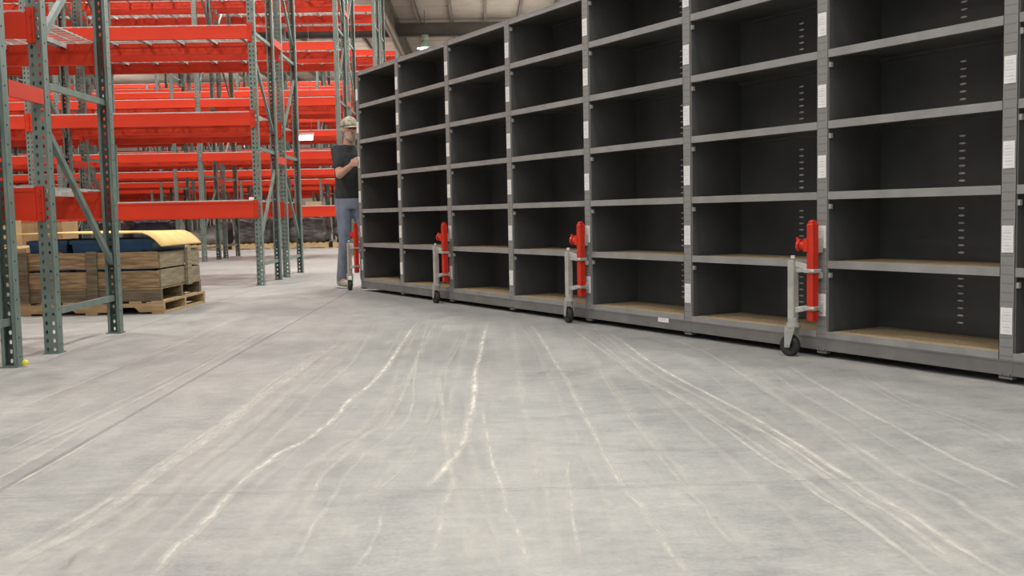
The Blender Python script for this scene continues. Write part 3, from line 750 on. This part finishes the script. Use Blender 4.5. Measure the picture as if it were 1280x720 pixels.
def loft(self, rings, n=20):
    vs = []
    for (cx, cy, cz, rx, ry) in rings:
        for i in range(n):
            t = 2*PI*i/n; vs.append((cx+rx*math.cos(t), cy+ry*math.sin(t), cz))
    fs = [tuple(range(n-1, -1, -1)), tuple(range((len(rings)-1)*n, len(rings)*n))]
    for j in range(len(rings)-1):
        for i in range(n): fs.append((j*n+i, j*n+(i+1) % n, (j+1)*n+(i+1) % n, (j+1)*n+i))
    return self.add(vs, fs, 0, True)
MB.lathe2 = loft
RS, RE, RWr = (0.0, -.135, 1.455), (.13, -.158, 1.195), (.345, -.118, 1.275)
LS, LE, LWr = (0.02, .155, 1.455), (.17, .24, 1.21), (.375, .12, 1.27)
RH, RK, RA = (-.01, -.075, .93), (.04, -.085, .50), (-.07, -.095, .10)
LH, LK, LA = (.01, .085, .93), (.15, .10, .51), (.12, .10, .10)
body = [('l', [(0, 0, .86, .10, .145), (0, 0, .96, .105, .145), (0, 0, 1.10, .105, .135), (.0, 0, 1.28, .110, .145), (.0, 0, 1.42, .095, .150), (.0, 0, 1.49, .06, .10)]),
        ('c', (.0, 0, 1.46), (.035, 0, 1.60), .062, .055),
        ('e', (.045, 0, 1.685), (.100, .078, .105)), ('e', (.075, 0, 1.62), (.070, .060, .075)), ('e', (.10, 0, 1.585), (.04, .04, .035)),
        ('c', (.135, 0, 1.675), (.165, 0, 1.648), .010, .016),
        ('e', (.035, .080, 1.665), (.020, .010, .032)), ('e', (.035, -.080, 1.665), (.020, .010, .032)),
        ('c', RS, RE, .052, .040), ('c', RE, RWr, .043, .027), ('c', LS, LE, .052, .040), ('c', LE, LWr, .043, .027),
        ('c', RH, RK, .082, .055), ('c', RK, RA, .055, .036), ('c', LH, LK, .082, .055), ('c', LK, LA, .055, .036),
        ('c', RA, (.03, -.10, .05), .036, .030), ('c', LA, (.12+.11, .11, .05), .036, .030)]
# right hand closed round the front corner post
body += [('c', RWr, (.375, -.116, 1.292), .026, .026), ('e', (.392, -.116, 1.300), (.034, .019, .044))]
for i, (z, l, r) in enumerate(((1.335, .85, .0088), (1.314, 1.0, .0092), (1.292, .95, .009), (1.271, .75, .0082))):
    body += [('c', (.405, -.119, z), (.436, -.113, z+.002), r+.001, r), ('c', (.436, -.113, z+.002), (.436+.032*l, -.0985, z), r, r*.95), ('c', (.436+.032*l, -.0985, z), (.436+.052*l, -.0965, z-.004), r*.95, r*.85)]
body += [('c', (.388, -.106, 1.328), (.406, -.082, 1.352), .0115, .0105), ('c', (.406, -.082, 1.352), (.424, -.060, 1.362), .0105, .009)]
# left palm pressed flat on the end panel
body += [('e', (.405, .10, 1.300), (.024, .042, .046))]
for i, (y, L) in enumerate(((.135, .058), (.112, .072), (.090, .078), (.068, .068))):
    body += [('c', (.412, y, 1.330), (.426, y-.004, 1.330+L*.55), .009, .0088), ('c', (.426, y-.004, 1.330+L*.55), (.428, y-.006, 1.330+L), .0088, .0078)]
body += [('c', (.405, .065, 1.285), (.422, .035, 1.312), .0115, .0105), ('c', (.422, .035, 1.312), (.427, .022, 1.335), .0105, .009)]
blob(body, 'body', M['skin'], man, .0065, 3)
shirt = [('l', [(.0, 0, .945, .130, .160), (0, 0, 1.0, .135, .162), (.005, 0, 1.12, .132, .155), (.005, 0, 1.28, .132, .160), (.0, 0, 1.40, .118, .165), (.0, 0, 1.475, .085, .135), (.0, 0, 1.515, .068, .078)]),
         ('c', RS, (.085, -.152, 1.28), .062, .055), ('c', LS, (.10, .200, 1.30), .066, .058)]
blob(shirt, 't_shirt', M['shirt'], man, .011, 5)
jn = [('l', [(0, 0, .84, .12, .15), (0, 0, .93, .13, .158), (0, 0, .985, .120, .152)]),
      ('c', RH, RK, .090, .068), ('c', RK, (-.06, -.095, .11), .068, .060), ('c', LH, LK, .090, .068), ('c', LK, (.12, .10, .11), .068, .060)]
blob(jn, 'jeans', M['jeans'], man, .012, 5)
for (x, y) in ((-.07, -.098), (.12, .105)):
    sh = blob([('c', (x-.035, y, .065), (x+.06, y, .062), .044, .040), ('e', (x+.13, y, .045), (.085, .048, .034)), ('e', (x+.03, y, .045), (.12, .046, .034)), ('c', (x-.02, y, .10), (x-.02, y, .125), .048, .046)], 'shoe', M['shoe'], man, .009, 4)
    s = MB(); s.lathe2([(x+.055, y, .001, .155, .050), (x+.055, y, .022, .158, .052)]); s.build('sole', M['sole'], sh)
# hair, beard, glasses, cap
blob([('e', (.030, 0, 1.665), (.098, .084, .085)), ('e', (-.02, 0, 1.62), (.055, .066, .05))], 'hair', M['hair'], man, .009, 3).scale = (1, 1, 1)
man_hair = [c for c in man.children if c.name.startswith('hair')][0]
blob([('e', (.105, 0, 1.572), (.046, .048, .040)), ('c', (.06, .060, 1.63), (.09, .045, 1.58), .012, .020), ('c', (.06, -.060, 1.63), (.09, -.045, 1.58), .012, .020), ('c', (.143, -.024, 1.622), (.147, 0, 1.630), .007, .007), ('c', (.143, .024, 1.622), (.147, 0, 1.630), .007, .007)], 'beard', M['hair'], man, .008, 3)
g = MB()
for sg in (-1, 1):
    g.ell((.139, sg*.031, 1.678), (.006, .018, .008), 14, 8); g.bar((.138, sg*.050, 1.684), (.04, sg*.081, 1.684), .004, .004)
g.bar((.146, -.012, 1.682), (.146, .012, 1.682), .004, .004); g.build('glasses', M['dark'], man)
m_ = MB(); m_.bar((.1445, -.018, 1.612), (.1445, .018, 1.612), .008, .006); m_.build('mouth', M['skin'], man)
cap = MB()
def capf(p):
    p = p.copy()
    if p.z < .0: p.z = 0
    return p
cap.ell((.040, 0, 1.700), (.116, .094, .108), 26, 16, 0, capf); cap.ell((.04, 0, 1.808), (.010, .010, .006))
cp = cap.build('cap', M['cap'], man)
br = MB(); vs = []; n = 14
for i in range(n+1):
    t = -PI/2+PI*i/n; cx, sx = math.cos(t), math.sin(t)
    for rr, dz in ((0, 0), (1, -.022)):
        x = .085+.052*cx+rr*(.075*cx); y = sx*(.088-.004*rr); z = 1.708+dz*cx-.016*abs(sx)**2
        vs += [(x, y, z), (x, y, z-.005)]
fs = []
for i in range(n):
    a = i*4; b_ = a+4; fs += [(a, b_, b_+2, a+2), (a+3, b_+3, b_+1, a+1), (a+2, b_+2, b_+3, a+3), (a+1, b_+1, b_, a)]
br.add(vs, fs, 0, True); br.build('cap_brim', M['cap'], cp)

# ------------------------------------------------------------------ light
def area(x, y, z, sx, sy, e, c=(1, .965, .90)):
    l = bpy.data.lights.new('lamp_and_fill_light', 'AREA'); l.shape = 'RECTANGLE'; l.size = sx; l.size_y = sy; l.energy = e; l.color = c
    o = bpy.data.objects.new('lamp_and_fill_light', l); COL.objects.link(o); o.location = (x, y, z); return o
for x in (-13, -6, 1, 8):
    for y, e in ((-9, 170), (-3, 170), (3, 210), (9, 330), (15, 380), (22, 380), (29, 330), (36, 330), (46, 330)):
        area(x, y, 8.0, 1.3, 1.3, e)
for x in (-20, -13, -6, 1):
    for y in (20, 32, 40, 50, 58):
        area(x, y, 7.0, 3, 3, 32 if y < 45 else 55).rotation_euler = (PI, 0, 0)  # upward fill added to brighten the roof deck, no fitting here
    area(x, 55, 8.0, 1.3, 1.3, 330)  # extra row without fittings, added to brighten the far end
W = bpy.data.worlds.new('world'); SC.world = W; W.use_nodes = True
bg = W.node_tree.nodes['Background']; bg.inputs[0].default_value = (.95, .95, 1, 1); bg.inputs[1].default_value = .45
SC.view_settings.view_transform = 'Standard'; SC.view_settings.look = 'None'; SC.view_settings.gamma = 1
SC.view_settings.use_curve_mapping = False; SC.view_settings.exposure = .17
SC.cycles.max_bounces = 6; SC.cycles.transparent_max_bounces = 24; SC.cycles.diffuse_bounces = 3; SC.cycles.glossy_bounces = 3
SC.cycles.caustics_reflective = False; SC.cycles.sample_clamp_indirect = 6
